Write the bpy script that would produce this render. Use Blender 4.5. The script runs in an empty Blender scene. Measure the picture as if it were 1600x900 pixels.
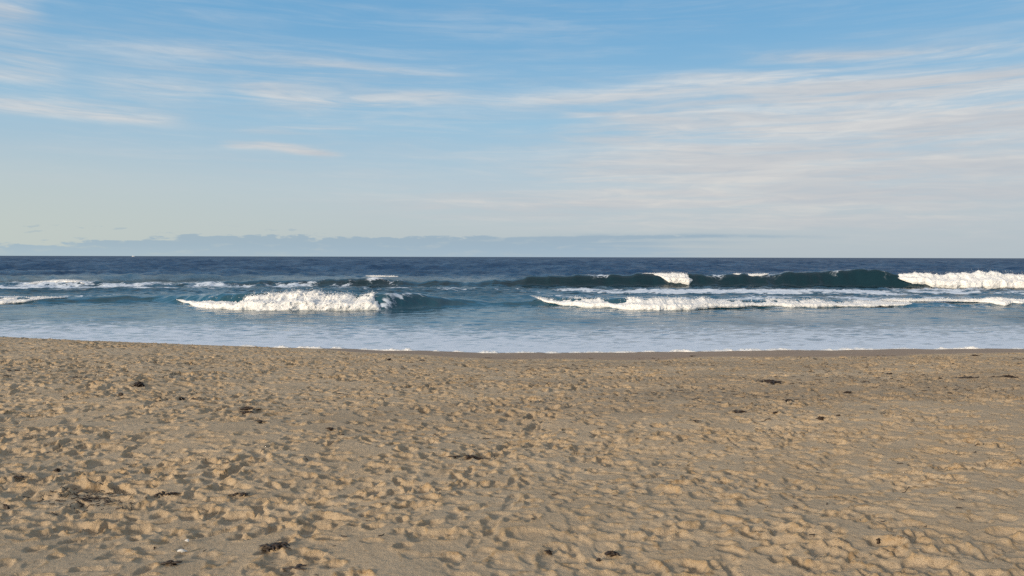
import bpy, math, random
import numpy as np
from mathutils import Matrix, Vector

# ------------------------------------------------------------------ camera, world, sun, exposure
S = bpy.context.scene
C = S.collection
FPX = 1155.0                      # focal length in pixels of the 1600 px wide photograph
ZC = 3.45                         # lens height above the calm sea (1.7 m above the sand)
PITCH = math.atan(48.5 / FPX)
ROLL = math.radians(0.143)
cam_d = bpy.data.cameras.new('camera')
cam_d.sensor_width = 36.0
cam_d.lens = 36.0 * FPX / 1600.0
cam_d.clip_start = 0.1
cam_d.clip_end = 120000.0
cam = bpy.data.objects.new('camera', cam_d)
C.objects.link(cam)
_F = Vector((0, math.cos(PITCH), -math.sin(PITCH)))
_U0 = Vector((0, math.sin(PITCH), math.cos(PITCH)))
_R0 = Vector((1, 0, 0))
_R = _R0 * math.cos(ROLL) + _U0 * math.sin(ROLL)
_U = _U0 * math.cos(ROLL) - _R0 * math.sin(ROLL)
cam.matrix_world = Matrix(((_R.x, _U.x, -_F.x, 0), (_R.y, _U.y, -_F.y, 0), (_R.z, _U.z, -_F.z, ZC), (0, 0, 0, 1)))
S.camera = cam

S.view_settings.view_transform = 'Standard'
S.view_settings.look = 'None'
S.view_settings.gamma = 1.0
S.view_settings.use_curve_mapping = False
S.view_settings.exposure = 0.0
S.cycles.use_denoising = False
S.cycles.denoiser = 'OPENIMAGEDENOISE'
S.cycles.denoising_input_passes = 'RGB_ALBEDO_NORMAL'
S.cycles.denoising_prefilter = 'ACCURATE'
S.cycles.max_bounces = 6

SUN_EL = math.radians(16.0)
SUN_AZ = math.radians(180 + 42)   # clockwise from +Y: behind the camera and to its left
sun_dir = Vector((math.sin(SUN_AZ) * math.cos(SUN_EL), math.cos(SUN_AZ) * math.cos(SUN_EL), math.sin(SUN_EL)))
sun_d = bpy.data.lights.new('sun', 'SUN')
sun_d.energy = 3.3
sun_d.angle = math.radians(9.0)
sun_d.color = (1.0, 0.83, 0.62)
sun = bpy.data.objects.new('sun', sun_d)
sun.rotation_euler = sun_dir.to_track_quat('Z', 'Y').to_euler()
C.objects.link(sun)


class NT:
    """Small helper for node trees: sockets with arithmetic."""
    def __init__(self, tree):
        self.t = tree
        tree.nodes.clear()

    def new(self, kind, **kw):
        n = self.t.nodes.new(kind)
        for k, v in kw.items():
            setattr(n, k, v)
        return n

    def link(self, a, b):
        self.t.links.new(a, b)

    def put(self, sock, v):
        if isinstance(v, E):
            v = v.s
        if isinstance(v, bpy.types.NodeSocket):
            self.link(v, sock)
        elif sock.type == 'RGBA' and hasattr(v, '__len__') and len(v) == 3:
            sock.default_value = (*v, 1)
        else:
            sock.default_value = v

    def math(self, op, *a, clamp=False):
        n = self.new('ShaderNodeMath', operation=op, use_clamp=clamp)
        for i, v in enumerate(a):
            self.put(n.inputs[i], v)
        return E(self, n.outputs[0])

    def combine(self, x, y, z=0.0):
        n = self.new('ShaderNodeCombineXYZ')
        for i, v in enumerate((x, y, z)):
            self.put(n.inputs[i], v)
        return n.outputs[0]

    def separate(self, v):
        n = self.new('ShaderNodeSeparateXYZ')
        self.put(n.inputs[0], v)
        return [E(self, o) for o in n.outputs]

    def noise(self, vec, scale=1.0, detail=4.0, rough=0.5, dist=0.0, lac=2.0):
        n = self.new('ShaderNodeTexNoise')
        self.put(n.inputs['Vector'], vec)
        n.inputs['Scale'].default_value = scale
        n.inputs['Detail'].default_value = detail
        n.inputs['Roughness'].default_value = rough
        n.inputs['Lacunarity'].default_value = lac
        n.inputs['Distortion'].default_value = dist
        return E(self, n.outputs['Fac'])

    def smooth(self, v, a, b, lo=0.0, hi=1.0):
        n = self.new('ShaderNodeMapRange', interpolation_type='SMOOTHSTEP')
        for i, q in enumerate((v, a, b, lo, hi)):
            self.put(n.inputs[i], q)
        return E(self, n.outputs[0])

    def mix(self, f, a, b, blend='MIX'):
        n = self.new('ShaderNodeMix', data_type='RGBA', blend_type=blend)
        self.put(n.inputs[0], f)
        self.put(n.inputs[6], a)
        self.put(n.inputs[7], b)
        return E(self, n.outputs[2])

    def ramp(self, f, stops):
        n = self.new('ShaderNodeValToRGB')
        self.put(n.inputs[0], f)
        e = n.color_ramp.elements
        while len(e) < len(stops):
            e.new(0.5)
        for k, (p, c) in enumerate(stops):
            e[k].position = p
            e[k].color = (*c, 1)
        return E(self, n.outputs[0])


class E:
    def __init__(self, nt, s):
        self.nt, self.s = nt, s

    def __add__(self, o): return self.nt.math('ADD', self, o)
    __radd__ = __add__
    def __sub__(self, o): return self.nt.math('SUBTRACT', self, o)
    def __rsub__(self, o): return self.nt.math('SUBTRACT', o, self)
    def __mul__(self, o): return self.nt.math('MULTIPLY', self, o)
    __rmul__ = __mul__
    def __truediv__(self, o): return self.nt.math('DIVIDE', self, o)


def hor(px):
    return 399.5 + 4.0 * px / 1600.0


# ---- sky: Nishita with thin cirrus, an added unseen veil overhead, and a low bank of cloud on the horizon
W = bpy.data.worlds.new('World')
S.world = W
W.use_nodes = True
n = NT(W.node_tree)
SKY_STRENGTH = 0.10
sky = n.new('ShaderNodeTexSky', sky_type='NISHITA', sun_disc=False)
sky.sun_elevation = SUN_EL
sky.sun_rotation = SUN_AZ
sky.altitude = 0.0
sky.air_density = 1.0
sky.dust_density = 1.2
sky.ozone_density = 2.0
tc = n.new('ShaderNodeTexCoord')
dx, dy, dz = n.separate(tc.outputs['Generated'])
az = n.math('ARCTAN2', dx, dy)
el = n.math('ARCSINE', n.math('MAXIMUM', dz, -0.2))


def ang(px, py):
    u = math.atan((px - 800) / FPX)
    return u, math.atan((hor(px) - py) / FPX * math.cos(u))


uv = n.combine(az, el)
wob = n.noise(n.combine(az * 3.0, el * 14.0), 1.0, 3.0, 0.5) - 0.5
elw = el + wob * 0.018
fib = n.noise(n.combine(az * 4.0 + elw * 6.0, elw * 60.0, 3.1), 1.0, 7.0, 0.62, 0.6)        # long fibres
fine = n.noise(n.combine(az * 16.0 + elw * 20.0, elw * 130.0, 7.7), 1.0, 5.0, 0.6, 0.8)
big = n.noise(n.combine(az * 2.2, elw * 11.0, 1.7), 1.0, 3.0, 0.5)


def streak(p0, p1, wpx, gain, power=1.0):
    (u0, v0), (u1, v1) = ang(*p0), ang(*p1)
    du, dv = u1 - u0, v1 - v0
    L = math.hypot(du, dv)
    ex, ey = du / L, dv / L
    a = (az - u0) * ex + (elw - v0) * ey
    b = (elw - v0) * ex - (az - u0) * ey
    t = a / L
    w = wpx / FPX
    along = n.smooth(t, -0.25, 0.35) * n.smooth(t, 1.3, 0.6)
    q = b / w
    across = n.math('EXPONENT', q * q * -1.0)
    return along * across * gain


cover = n.smooth(big + fib * 0.5, n.smooth(el, 0.4, 0.8, 0.60, 0.35), 1.05) * n.smooth(el, 0.42, 0.8, 0.12, 1.0) * n.smooth(el, 0.0, 0.12)  # sparse cirrus low down; unseen overhead veil thickened to whiten the blue ambient light
st = [((800, 160), (1120, 137), 9, 0.85), ((1190, 94), (1640, 72), 7, 0.6), ((980, 205), (1750, 150), 46, 0.85),
      ((1000, 240), (1750, 225), 40, 0.85), ((1150, 165), (1700, 130), 26, 0.75), ((850, 268), (1750, 285), 32, 0.75), ((650, 322), (1750, 322), 26, 0.62),
      ((-40, 160), (250, 184), 10, 1.1), ((380, 140), (520, 160), 15, 0.6), ((470, 162), (720, 156), 9, 0.55),
      ((355, 226), (430, 230), 5, 1.0), ((415, 228), (520, 243), 5, 2.2), ((-60, 20), (60, 15), 26, 0.5), ((-60, 105), (100, 118), 18, 0.6),
      ((120, 66), (520, 96), 10, 0.16), ((480, 105), (700, 120), 7, 0.34), ((150, 132), (320, 146), 12, 0.42), ((-100, 60), (900, 190), 60, 0.14), ((1000, 235), (1900, 205), 100, 0.30), ((1120, 126), (1700, 116), 9, 0.9), ((1180, 150), (1700, 142), 12, 0.7), ((1120, 204), (1500, 203), 6, 0.9), ((1060, 238), (1260, 232), 5, 0.8), ((1200, 265), (1700, 296), 6, 0.8), ((1000, 300), (1300, 310), 4, 0.7), ((720, 318), (1100, 312), 6, 0.5), ((1290, 182), (1700, 190), 9, 0.7),
      ((900, 182), (1040, 186), 6, 0.55), ((400, 203), (560, 204), 5, 0.4)]
tot = cover
for s in st:
    tot = tot + streak(*s)
dens = 1.0 - n.math('EXPONENT', tot * -1.5 * n.smooth(fib, 0.32, 0.68, 0.22, 1.55) * n.smooth(fine, 0.25, 0.75, 0.7, 1.25))
# clear sky colour: Nishita, eased towards the photograph's paler air near the horizon
air = n.smooth(el, 0.0, 0.36)
grade = n.ramp(air, [(0.0, (5.0, 5.75, 6.2)), (0.15, (4.9, 6.0, 6.8)), (0.48, (3.2, 5.5, 7.3)), (1.0, (1.45, 4.0, 6.8))])
front = n.mix(n.smooth(dy, -0.3, 0.45, 0.0, 0.86) * n.smooth(el, 0.85, 0.40), sky.outputs[0], grade)
warm = n.smooth(az, 0.1, -0.75) * n.smooth(el, 0.17, 0.01)
front = n.mix(warm * 0.45, front, (6.1, 6.6, 5.4))
pale = n.smooth(az, -0.2, 0.6) * n.smooth(el, 0.2, 0.02)
front = n.mix(pale * 0.4, front, (4.3, 5.0, 5.6))
ccol = n.mix(n.smooth(el, 0.02, 0.22), (6.5, 6.4, 6.2), (7.0, 7.1, 7.1))
ccol = n.mix(n.smooth(fine + big * 0.6, 0.55, 1.0), n.mix(0.5, ccol, (4.9, 5.2, 5.7)), ccol)
shade = n.smooth(n.noise(n.combine(az * 3.0, elw * 42.0, 12.0), 1.0, 5.0, 0.55, 0.4), 0.40, 0.62)
ccol = n.mix(shade * 0.42, ccol, (4.3, 4.75, 5.4))
c1 = n.mix(dens, front, ccol)
# low cloud bank
rag = n.noise(n.combine(az * 22.0, 0.3), 1.0, 5.0, 0.6)
rag2 = n.noise(n.combine(az * 26.0, el * 120.0, 5.0), 1.0, 5.0, 0.62)
top = n.smooth(az, -0.66, -0.38, 0.010, 0.0255) + n.smooth(az, -0.15, 0.12, 0.0, 0.0025)
edge = top + (rag - 0.5) * n.smooth(az, -0.15, 0.05, 0.012, 0.0025) + (rag2 - 0.5) * n.smooth(az, -0.15, 0.05, 0.030, 0.004)
bank = n.smooth(el - edge, 0.0016, -0.0016)
layer = n.noise(n.combine(az * 5.0, el * 160.0, 9.0), 1.0, 4.0, 0.55)
gone = n.smooth(az + (layer - 0.5) * 0.35, 0.12, 0.30)
bank = bank * n.smooth(rag2, 0.28, 0.5, 0.6, 1.0) * n.smooth(el, -0.002, 0.02, 0.7, 0.95) * (1.0 - gone)
puff = n.smooth(n.noise(n.combine(az * 34.0, el * 190.0, 2.0), 1.0, 4.0, 0.6), 0.60, 0.66) * n.smooth(az, -0.15, -0.3) * n.smooth(el, 0.040, 0.034) * n.smooth(el, 0.010, 0.02)
bank = n.math('MAXIMUM', bank, puff * 0.45)
wisp = streak((900, 369), (1260, 371), 3.2, 0.8)
bank = n.math('MINIMUM', bank + wisp * n.smooth(rag2, 0.3, 0.6), 0.9)
bcol = n.mix(n.smooth(el, 0.0, 0.028), (2.8, 4.35, 5.8), (2.6, 3.9, 5.1))
c2 = n.mix(bank * 0.68, c1, bcol)
bg = n.new('ShaderNodeBackground')
n.put(bg.inputs[0], c2)
bg.inputs[1].default_value = SKY_STRENGTH
wo = n.new('ShaderNodeOutputWorld')
n.link(bg.outputs[0], wo.inputs[0])

# ------------------------------------------------------------------ numpy noise
_rs = np.random.RandomState(7)
_PERM = np.concatenate([_rs.permutation(256)] * 3).astype(np.int32)
_ga = _rs.rand(256) * 2 * np.pi
_GX, _GY = np.cos(_ga).astype(np.float32), np.sin(_ga).astype(np.float32)
_g3 = _rs.randn(256, 3)
_g3 = (_g3 / np.linalg.norm(_g3, axis=1)[:, None]).astype(np.float32)


def pn2(x, y, seed=0):
    x = np.asarray(x, np.float32) + seed * 17.31
    y = np.asarray(y, np.float32) + seed * 9.77
    xi, yi = np.floor(x), np.floor(y)
    fx, fy = x - xi, y - yi
    xi = xi.astype(np.int32) & 255
    yi = yi.astype(np.int32) & 255
    u = fx * fx * fx * (fx * (fx * 6 - 15) + 10)
    v = fy * fy * fy * (fy * (fy * 6 - 15) + 10)
    a, b = _PERM[xi], _PERM[xi + 1]
    def g(h, X, Y):
        return _GX[h] * X + _GY[h] * Y
    n00 = g(_PERM[a + yi], fx, fy)
    n10 = g(_PERM[b + yi], fx - 1, fy)
    n01 = g(_PERM[a + yi + 1], fx, fy - 1)
    n11 = g(_PERM[b + yi + 1], fx - 1, fy - 1)
    return ((n00 * (1 - u) + n10 * u) * (1 - v) + (n01 * (1 - u) + n11 * u) * v) * 1.5


def fbm2(x, y, octv=4, seed=0, gain=0.5):
    r, a, f = 0.0, 1.0, 1.0
    for k in range(octv):
        r = r + a * pn2(x * f, y * f, seed + k)
        a *= gain
        f *= 2.03
    return r


def pn3(x, y, z, seed=0):
    x = np.asarray(x, np.float32) + seed * 13.7
    y = np.asarray(y, np.float32) + seed * 5.3
    z = np.asarray(z, np.float32) + seed * 21.1
    x, y, z = np.broadcast_arrays(x, y, z)
    xi, yi, zi = np.floor(x), np.floor(y), np.floor(z)
    fx, fy, fz = x - xi, y - yi, z - zi
    xi = xi.astype(np.int32) & 255; yi = yi.astype(np.int32) & 255; zi = zi.astype(np.int32) & 255
    u = fx * fx * (3 - 2 * fx); v = fy * fy * (3 - 2 * fy); w = fz * fz * (3 - 2 * fz)
    r = 0
    for i in (0, 1):
        for j in (0, 1):
            for k in (0, 1):
                h = _PERM[_PERM[_PERM[xi + i] + yi + j] + zi + k]
                g = _g3[h]
                d = g[..., 0] * (fx - i) + g[..., 1] * (fy - j) + g[..., 2] * (fz - k)
                r = r + d * (u if i else 1 - u) * (v if j else 1 - v) * (w if k else 1 - w)
    return r * 1.5


def sst(x, a, b):
    t = np.clip((x - a) / (b - a), 0, 1)
    return t * t * (3 - 2 * t)


def table(px, val, Y):
    """Control values given at photo columns px become a smooth function of X along a line at distance Y."""
    px = np.asarray(px, float)
    g = np.arange(px[0], px[-1], 4.0)
    v = np.interp(g, px, val)
    k = np.hanning(11); k /= k.sum()
    v = np.convolve(np.pad(v, 5, mode='edge'), k, mode='valid')
    y = np.interp(g, px, np.broadcast_to(np.asarray(Y, float), px.shape))
    X = (g - 800) / FPX * y
    return lambda x: np.interp(x, X, v)


# ------------------------------------------------------------------ mesh helpers
def grid_mesh(name, X, Y, Z, attrs=None):
    r, c = X.shape
    me = bpy.data.meshes.new(name)
    co = np.stack([X, Y, Z], -1).reshape(-1, 3).astype(np.float32)
    i = np.arange(r * c, dtype=np.int32).reshape(r, c)
    q = np.stack([i[:-1, :-1], i[:-1, 1:], i[1:, 1:], i[1:, :-1]], -1).reshape(-1, 4)
    return raw_mesh(me, co, q, attrs)


def raw_mesh(me, co, q, attrs=None, smooth=True):
    nv, nf, k = len(co), len(q), q.shape[1]
    me.vertices.add(nv)
    me.vertices.foreach_set('co', np.ascontiguousarray(co, np.float32).ravel())
    me.loops.add(nf * k)
    me.loops.foreach_set('vertex_index', np.ascontiguousarray(q, np.int32).ravel())
    me.polygons.add(nf)
    me.polygons.foreach_set('loop_start', np.arange(0, nf * k, k, dtype=np.int32))
    me.update(calc_edges=True)
    me.polygons.foreach_set('use_smooth', np.full(nf, smooth, dtype=bool))
    for an, av in (attrs or {}).items():
        at = me.attributes.new(an, 'FLOAT', 'POINT')
        at.data.foreach_set('value', np.ascontiguousarray(av, np.float32).ravel())
    return me


def link(name, me, mat, parent=None, **props):
    o = bpy.data.objects.new(name, me)
    if me is not None and mat is not None:
        me.materials.append(mat)
    C.objects.link(o)
    if parent:
        o.parent = parent
    for k, v in props.items():
        o[k] = v
    return o


def new_mat(name):
    m = bpy.data.materials.new(name)
    m.use_nodes = True
    nt = NT(m.node_tree)
    out = nt.new('ShaderNodeOutputMaterial')
    bs = nt.new('ShaderNodeBsdfPrincipled')
    nt.link(bs.outputs[0], out.inputs[0])
    return m, nt, bs, out


# ------------------------------------------------------------------ beach
YC = 21.0      # crest of the berm
_cpx = [-900, -300, 0, 150, 300, 430, 550, 700, 800, 1000, 1300, 1600, 2000, 2600]
_cpy = np.array([505, 515, 527, 534, 541, 546.5, 552, 557, 560, 560, 556.5, 552, 549, 545])
crest_z = table(_cpx, ZC - YC * (_cpy - np.array([hor(p) for p in _cpx])) / FPX, YC)
_spx = [-900, 0, 300, 500, 700, 800, 950, 1050, 1330, 1600, 2000, 2600]
_spy = np.array([533, 536, 540, 544.5, 549.5, 552, 551, 549.5, 546.5, 545, 543, 540])
_sY = ZC * FPX / (_spy - np.array([hor(p) for p in _spx]))
shore_y = table(_spx, _sY, _sY)


def beach_base(x, y):
    x, y = np.asarray(x, float), np.asarray(y, float)
    cz, sy = crest_z(x), shore_y(x)
    t = np.clip(y / YC, -6, 1.0)
    top = 1.76 + (cz - 1.76) * np.where(t > 0, t ** 1.15, 0) + np.where(t < 0, -0.25 * t, 0)
    slope = cz / np.maximum(sy - YC, 2.0)
    fore = cz - slope * (y - YC)
    # soft minimum so that the berm rounds over
    k = 0.10
    h = np.clip(0.5 + 0.5 * (fore - top) / k, 0, 1)
    up = np.where(y < YC, 1.0, 0.0)
    top2 = np.where(y > YC, cz, top)
    fore2 = np.where(y < YC - 4, top + 10, fore)
    h = np.clip(0.5 + 0.5 * (fore2 - top2) / k, 0, 1)
    z = fore2 * (1 - h) + top2 * h - k * h * (1 - h)
    z = z + 0.030 * fbm2(x / 2.6, x * 0 + 1.5, 4, 23) * sst(y, YC + 1.5, YC + 4.5)
    return np.maximum(z, -2.0)


RES = 0.013
HX0, HX1, HY0, HY1 = -24.0, 24.0, 1.6, 25.6
hm_nx, hm_ny = int((HX1 - HX0) / RES), int((HY1 - HY0) / RES)


def build_prints():
    H = np.zeros((hm_ny, hm_nx), np.float32)
    D = np.zeros((hm_ny, hm_nx), np.float32)          # how churned the sand is
    rs = np.random.RandomState(11)
    gx = (HX0 + np.arange(hm_nx) * RES).astype(np.float32)
    gy = (HY0 + np.arange(hm_ny) * RES).astype(np.float32)
    sub = 4
    lx, ly = np.meshgrid(gx[::sub], gy[::sub])
    low = 0.010 * pn2(lx / 0.5, ly / 0.45, 3) + 0.010 * pn2(lx / 0.16, ly / 0.15, 4)
    low = np.repeat(np.repeat(low, sub, 0), sub, 1)[:hm_ny, :hm_nx]
    k = np.ones(sub) / sub
    low = np.apply_along_axis(lambda v: np.convolve(v, k, 'same'), 1, low)
    low = np.apply_along_axis(lambda v: np.convolve(v, k, 'same'), 0, low)
    H += low.astype(np.float32)
    prints = []
    for _ in range(15000):
        y = HY0 + (HY1 - HY0) * rs.rand()
        x = (rs.rand() * 2 - 1) * min(24, y * 0.86 + 1.5)
        prints.append((x, y, rs.rand() * 6.283, 0))
    for _ in range(620):
        x, y = (rs.rand() * 2 - 1) * 22, HY0 + (HY1 - HY0) * rs.rand()
        a = rs.choice([0.0, 3.14, 1.57, -1.57, 0.9, 2.4]) + rs.randn() * 0.35
        s = 1
        for _k in range(rs.randint(6, 26)):
            x += math.cos(a) * 0.66 + rs.randn() * 0.05
            y += math.sin(a) * 0.66 + rs.randn() * 0.05
            a += rs.randn() * 0.08
            s = -s
            px, py = x - math.sin(a) * 0.12 * s, y + math.cos(a) * 0.12 * s
            if HX0 < px < HX1 and HY0 < py < HY1 and abs(px) < py * 0.86 + 1.5:
                prints.append((px, py, a + rs.randn() * 0.15, 1))
    rs.shuffle(prints)
    for (x, y, a, trail) in prints:
        calm = pn2(np.float32(x / 3.2), np.float32(y / 2.6), 31)
        if calm > 0.34 and rs.rand() < 0.5:
            continue
        La = (0.135 if trail else 0.070) * (0.65 + 0.65 * rs.rand())
        Lb = (0.060 if trail else 0.058) * (0.6 + 0.7 * rs.rand())
        if rs.rand() < 0.12:
            La *= 1.5; Lb *= 1.5
        depth = (0.016 + 0.030 * rs.rand() ** 1.3)
        if trail:
            depth *= 1.25
        R = 0.30
        i0, i1 = int((y - R - HY0) / RES), int((y + R - HY0) / RES)
        j0, j1 = int((x - R - HX0) / RES), int((x + R - HX0) / RES)
        if i0 < 0 or j0 < 0 or i1 > hm_ny or j1 > hm_nx:
            continue
        X, Y = np.meshgrid(gx[j0:j1] - x, gy[i0:i1] - y)
        ca, sa = math.cos(a), math.sin(a)
        u, v = (X * ca + Y * sa), (-X * sa + Y * ca)
        th = np.arctan2(v / Lb, u / La)
        p1, p2, p3 = rs.rand(3) * 6.283
        wobble = 1 + 0.10 * np.sin(2 * th + p1) + 0.09 * np.sin(3 * th + p2) + 0.05 * np.sin(5 * th + p3)
        if trail:
            r1 = np.sqrt(((u - 0.38 * La) / (0.72 * La)) ** 2 + (v / Lb) ** 2)
            r2 = np.sqrt(((u + 0.58 * La) / (0.52 * La)) ** 2 + (v / (0.8 * Lb)) ** 2)
            r = -np.log(np.exp(-5 * r1) + np.exp(-5 * r2)) / 5 / wobble
        else:
            r = np.sqrt((u / La) ** 2 + (v / Lb) ** 2) / wobble
        inside = 1 - sst(r, 0.55 + 0.3 * rs.rand(), 1.05)
        rim = np.exp(-((r - 1.22) / 0.24) ** 2)
        side = 0.5 + 0.5 * np.cos(th - p3)
        patch = H[i0:i1, j0:j1]
        m = float(patch[inside > 0.5].mean()) if (inside > 0.5).any() else 0
        tilt = 0.22 * u * (rs.rand() - 0.5)
        patch[...] = patch * (1 - 0.85 * inside) + inside * (0.6 * m - depth + tilt) + rim * side ** 2 * depth * (0.55 + 0.7 * rs.rand())
        dp = D[i0:i1, j0:j1]
        dp[...] = np.maximum(dp * (1 - 0.8 * inside), rim * side)
    # crumbs on the pushed-up rims and a fine roughness everywhere
    Xg, Yg = np.meshgrid(gx, gy)
    c = pn2(Xg / 0.055, Yg / 0.055, 40)
    H += (0.022 * D + 0.0050) * c
    c = pn2(Xg / 0.11, Yg / 0.10, 42)
    H += (0.018 * D + 0.0050) * np.abs(c)
    c = pn2(Xg / 0.032, Yg / 0.03, 44)
    H += (0.020 * D + 0.0055) * c
    H[...] = np.where(H > 0, 0.5 * H, H)
    np.clip(H, -0.11, 0.045, out=H)
    return H, D


HM, HD = build_prints()


def bil(A, x, y):
    fx = np.clip((x - HX0) / RES, 0, hm_nx - 1.01)
    fy = np.clip((y - HY0) / RES, 0, hm_ny - 1.01)
    i, j = fy.astype(int), fx.astype(int)
    a, b = fy - i, fx - j
    return A[i, j] * (1 - a) * (1 - b) + A[i, j + 1] * (1 - a) * b + A[i + 1, j] * a * (1 - b) + A[i + 1, j + 1] * a * b


def wet_edge(x):
    """Y beyond which the swash has smoothed the sand."""
    x = np.asarray(x, float)
    return shore_y(x) - 6.0 - 0.6 * sst(x, 4, 12) + 4.5 * sst(x, -3.5, -8.0) + 0.55 * fbm2(x / 2.2, x * 0 + 3.3, 4, 9)


def beach_z(x, y):
    x, y = np.asarray(x, float), np.asarray(y, float)
    z = beach_base(x, y)
    inside = (x > HX0) & (x < HX1) & (y > HY0) & (y < HY1)
    fade = sst(x, HX0, HX0 + 1) * sst(x, HX1, HX1 - 1) * sst(y, HY0, HY0 + 0.4)
    dry = 1 - sst(y, wet_edge(x) - 0.35, wet_edge(x) + 0.25)
    und = 0.05 * fbm2(x / 3.1, y / 2.4, 3, 60) * sst(y, 23.5, 17)
    return z + und + np.where(inside, bil(HM, x, y) * fade * dry * (0.58 + 0.46 * sst(y, 5, 13)) * np.clip(1.0 + 0.75 * fbm2(x / 1.9, y / 1.6, 3, 101), 0.65, 1.6), 0) + 0.004 * (1 - dry) * fbm2(x / 0.8, y / 0.5, 2, 77)


NU = 880
u_in = np.linspace(-0.80, 0.80, NU)
e = 0.4
yf = np.linspace(2.6 ** e, 24.6 ** e, 840) ** (1 / e)
ys = np.concatenate([[-160, -80, -40, -20, -10, -5, -2, 0, 1.2, 2.0], yf, np.linspace(24.8, 33, 34), [36, 40, 48, 60]])
outk = np.array([0.4, 1.0, 2.0, 4, 8, 16, 40, 100, 250, 600])
wY = np.maximum(ys, 2.6)
Xs = np.concatenate([-(0.8 * wY[:, None] + outk[None, ::-1]), wY[:, None] * u_in[None, :], 0.8 * wY[:, None] + outk[None, :]], 1)
Ys = np.repeat(ys[:, None], Xs.shape[1], 1)
Zs = beach_z(Xs, Ys)
dist_mask = np.where((Xs > HX0) & (Xs < HX1) & (Ys > HY0) & (Ys < HY1), bil(HD, Xs, Ys), 0.2)
wetv = sst(Ys, wet_edge(Xs) - 0.1, wet_edge(Xs) + 0.5)

mat_sand, n, bs, out = new_mat('sand')
geo = n.new('ShaderNodeNewGeometry')
P = geo.outputs['Position']
aw = n.new('ShaderNodeAttribute', attribute_name='wet')
ad = n.new('ShaderNodeAttribute', attribute_name='churn')
wet = E(n, aw.outputs['Fac'])
churn = E(n, ad.outputs['Fac'])
grain = n.noise(P, 900.0, 2.0, 0.6)
grain2 = n.noise(P, 160.0, 4.0, 0.65)
blot = n.noise(P, 1.3, 4.0, 0.55)
blot2 = n.noise(P, 9.0, 4.0, 0.6)
dry_c = n.mix(n.smooth(blot, 0.3, 0.7), (0.50, 0.380, 0.250), (0.585, 0.455, 0.310))
dry_c = n.mix(n.smooth(churn, 0.15, 0.75) * n.smooth(blot2, 0.35, 0.65) * 0.75, dry_c, (0.54, 0.36, 0.18))
sx_, sy_, sz_ = n.separate(P)
damp = n.smooth(n.noise(n.combine(sx_ * 0.16, sy_ * 0.34, 6.0), 1.0, 5.0, 0.62) + n.smooth(sx_, -6.0, 4.0, -0.10, 0.10), 0.46, 0.66) * n.smooth(sy_, 7.5, 12.0) * n.smooth(sy_, 21.5, 18.5)
dry_c = n.mix(damp * 0.65, dry_c, (0.31, 0.240, 0.168))
clod = n.noise(P, 22.0, 6.0, 0.75)
moist = n.smooth(churn, 0.25, 0.8) * n.smooth(n.noise(P, 2.3, 3.0, 0.5), 0.45, 0.65)
dry_c = n.mix(moist * n.smooth(clod, 0.42, 0.62) * 0.8, dry_c, (0.32, 0.185, 0.075))
dry_c = n.mix(n.smooth(clod, 0.55, 0.68) * 0.62, dry_c, (0.23, 0.15, 0.082))
dry_c = n.mix(n.smooth(clod, 0.46, 0.30) * 0.4, dry_c, (0.64, 0.52, 0.36))
dry_c = n.mix(n.smooth(grain2, 0.58, 0.80) * 0.45, dry_c, (0.16, 0.11, 0.07))
dry_c = n.mix(n.smooth(grain, 0.35, 0.7) * 0.35, dry_c, (0.62, 0.50, 0.35))
wet_c = n.mix(n.smooth(blot, 0.3, 0.7), (0.34, 0.225, 0.138), (0.385, 0.262, 0.162))
n.put(bs.inputs['Base Color'], n.mix(wet, dry_c, wet_c))
n.put(bs.inputs['Roughness'], n.smooth(wet, 0.0, 1.0, 0.95, 0.62))
bs.inputs['Specular IOR Level'].default_value = 0.25
bump = n.new('ShaderNodeBump')
bump.inputs['Distance'].default_value = 0.040
n.put(bump.inputs['Strength'], n.smooth(wet, 0, 1, 0.75, 0.12))
n.put(bump.inputs['Height'], n.noise(P, 18.0, 7.0, 0.72) + grain2 * 0.25)
n.link(bump.outputs[0], bs.inputs['Normal'])
sand = link('beach', grid_mesh('beach', Xs, Ys, Zs, {'wet': wetv, 'churn': dist_mask}), mat_sand, kind='structure',
            label='trampled pale brown sand with footprints and a wet strip along the water', category='beach')

# ------------------------------------------------------------------ sea
H_ = lambda L: np.array([hor(p) for p in L])


def make_row(px, base, crest, wf, wb):
    px = np.array(px, float)
    Yf = ZC * FPX / (np.array(base, float) - H_(px))
    Yc = Yf + wf
    A = ZC - Yc * (np.array(crest, float) - H_(px)) / FPX
    return dict(yc=table(px, Yc, Yc), amp=table(px, np.maximum(A, 0.02), Yc), wf=wf, wb=wb)


ROWF = make_row([-500, -50, 0, 75, 130, 200, 250, 300, 340, 400, 480, 600, 650, 700, 770, 835, 900, 1010, 1060, 1200, 1420, 1500, 1600, 2100],
                [475, 475, 475, 475, 474, 472, 472, 476, 482, 485, 485, 485, 482, 480, 478, 478, 481, 485, 485, 482, 480, 479, 480, 480],
                [464, 464, 464, 465, 466, 462, 461, 462, 460, 459, 458, 457, 457.5, 465, 472, 468, 466, 467, 467, 468, 471.5, 471.5, 471.5, 471.5], 1.7, 3.6)
ROWB = make_row([-600, 0, 50, 130, 250, 320, 420, 520, 600, 640, 680, 720, 770, 860, 1000, 1050, 1150, 1220, 1280, 1340, 1380, 1420, 1480, 1525, 1600, 2100],
                [448, 448, 448, 448, 448, 447, 447, 447, 447, 447, 447, 447, 447, 447, 447, 447, 447, 447, 447, 448, 449, 450, 450, 450, 450, 450],
                [442, 441, 440, 440, 443, 441, 438, 437, 434, 441, 436, 440, 438, 431.5, 428.5, 427.5, 428, 427, 424, 421.5, 422.5, 428, 432, 432, 432, 433], 2.5, 6.0)


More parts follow.
